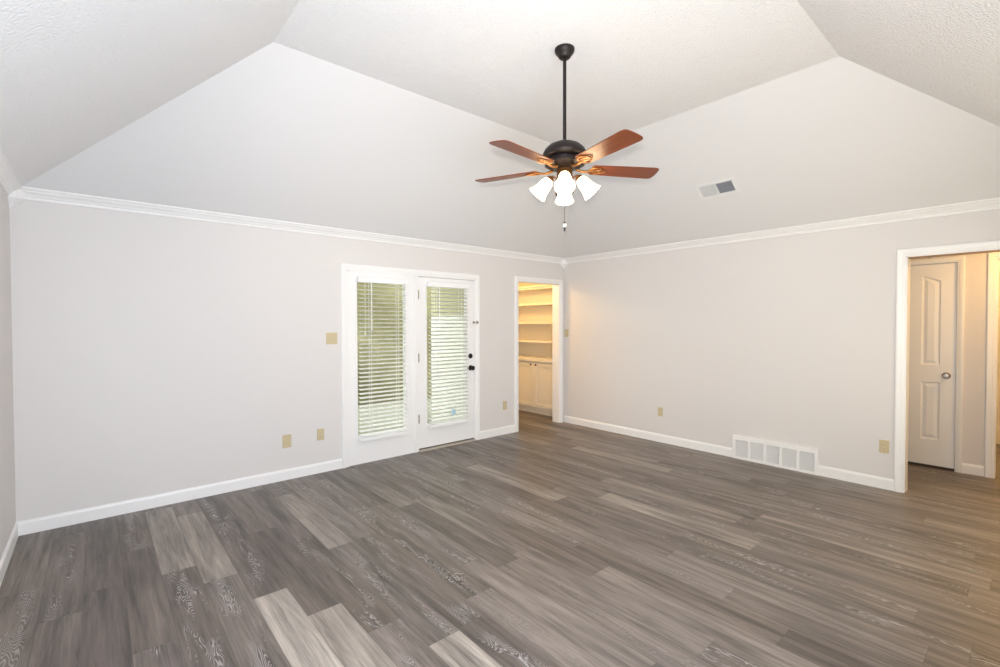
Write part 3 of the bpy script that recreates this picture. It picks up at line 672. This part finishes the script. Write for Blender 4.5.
# four light arms, sockets, shades and bulbs
def shade_frame(a):
    # neck point and axis pointing out and down
    e = Vector((math.cos(a), math.sin(a), 0)); ax = (e*math.cos(math.radians(49)) - Vector((0, 0, 1))*math.sin(math.radians(49))).normalized()
    neck = e*0.100 + Vector((0, 0, Z(2.468)))
    return neck, ax, e
SP = [(0.027, 0.0), (0.033, 0.010), (0.039, 0.028), (0.043, 0.052), (0.047, 0.080), (0.053, 0.106), (0.061, 0.124), (0.066, 0.132)]
for k in range(4):
    a = azim(-7.5 + 90*k)
    neck, ax, e = shade_frame(a)
    M = Matrix.Translation(neck) @ ax.to_track_quat('Z', 'Y').to_matrix().to_4x4()
    st = e*0.050 + Vector((0, 0, Z(2.470)))
    p3 = neck - ax*0.030
    arm = obj('light_arm', tube([st, e*0.066 + Vector((0, 0, Z(2.482))), e*0.080 + Vector((0, 0, Z(2.492))), (p3 + Vector((0, 0, 0.004))), neck - ax*0.016], 0.0058, 10), GOLDBR, fan, True); arm['label'] = 'antique bronze light arm'
    obj('lamp_socket', lathe([(0, -0.024), (0.012, -0.024), (0.020, -0.018), (0.0285, -0.004), (0.0295, 0.006), (0.026, 0.006), (0.022, -0.002), (0, -0.003)], 24, M), GOLDBR, arm, True)
    prof = SP + [(rr-0.003, z) for rr, z in reversed(SP)]
    s_ = obj('lamp_shade', lathe(prof, 32, M), SHADE, fan, True); s_['label'] = 'glowing frosted glass bell shade'
    bu = obj('bulb', lathe([(0, 0.002), (0.012, 0.002), (0.014, 0.020), (0.024, 0.042), (0.029, 0.060), (0.026, 0.078), (0.014, 0.090), (0, 0.093)], 24, M), BULB, s_, True)
# pull chain with white ball and dark drop
bm = bmesh.new(); zt_, zb_ = Z(2.428), Z(2.1760); nb = 60
add_tube(bm, [(0, 0, zt_), (0, 0, zb_)], 0.0011, 6)
for i in range(nb): add_lathe(bm, [(0, -0.0019), (0.0019, 0), (0, 0.0019)], 6, Matrix.Translation((0, 0, zt_+(zb_-zt_)*(i+0.5)/nb)))
pc = obj('pull_chain', bm, BRONZE, fan)
obj('chain_fob', lathe([(0, Z(2.1800)), (0.006, Z(2.1790)), (0.008, Z(2.1720)), (0.006, Z(2.1680)), (0, Z(2.1680))], 16), BRONZE, pc, True)
obj('fob_ball', lathe([(0.013*math.sin(PI*i/10), Z(2.1550) + 0.0135*math.cos(PI*i/10)) for i in range(11)], 20), FOBW, pc, True)['label'] = 'white ball on the pull chain'
obj('fob_tip', lathe([(0, Z(2.1425)), (0.008, Z(2.1415)), (0.0075, Z(2.1360)), (0.004, Z(2.1190)), (0.0015, Z(2.1110)), (0, Z(2.1110))], 16), BRONZE, pc, True)

# ------------------------------------------------------------------ outside the patio doors
struct('ground', box(((-4, D+TH, -0.20), (4.55, 12, -0.10)), ((4.55, 6.85, -0.20), (10, 12, -0.10))), CONC, 'pale patio outside seen through the blinds', 'ground')
struct('wall_outside', box(((4.53, D+TH+0.001, -0.15), (4.5495, 6.85, 1.60))), SIDING, 'white exterior side wall seen through the blind of the knobbed door', 'wall')
struct('wall_outside.001', box(((4.53, D+TH+0.001, 1.6005), (4.5495, 6.85, 2.51))), TANS, 'upper part of the exterior side wall, coloured tan for fading glare', 'wall')
struct('shade_roof', box(((-1.0, D+TH+0.001, 2.52), (4.53, 6.95, 2.66))), ROOFSHADE, 'added olive roof panel out of view, shading the outside wall', 'added shade panel')  # unseen roof added to shade the top of the side wall
bm = bmesh.new()
nx, nz = 90, 30
def hv(i, j, back):
    x = -3 + 11*i/nx; z = -0.12 + 3.6*j/nz
    b_ = 0.10*math.sin(3.1*x+1.3*z)*math.cos(2.3*z-1.1*x) + random.uniform(-0.04, 0.04)
    return (x, (10.4 if back else 9.0) + (b_ if not back else -b_), z + random.uniform(-0.03, 0.03))
G = [[bm.verts.new(hv(i, j, False)) for j in range(nz+1)] for i in range(nx+1)]; B = [[bm.verts.new(hv(i, j, True)) for j in range(nz+1)] for i in range(nx+1)]
for i in range(nx):
    for j in range(nz):
        bm.faces.new([G[i][j], G[i+1][j], G[i+1][j+1], G[i][j+1]]); bm.faces.new([B[i][j], B[i][j+1], B[i+1][j+1], B[i+1][j]])
    bm.faces.new([G[i][nz], G[i+1][nz], B[i+1][nz], B[i][nz]])
for i in (0, nx):
    for j in range(nz): bm.faces.new([G[i][j], G[i][j+1], B[i][j+1], B[i][j]])
bmesh.ops.recalc_face_normals(bm, faces=bm.faces[:])
tag(obj('hedge', bm, LEAFM, None, True), 'tall olive-green hedge outside, seen between the blind slats', 'hedge')
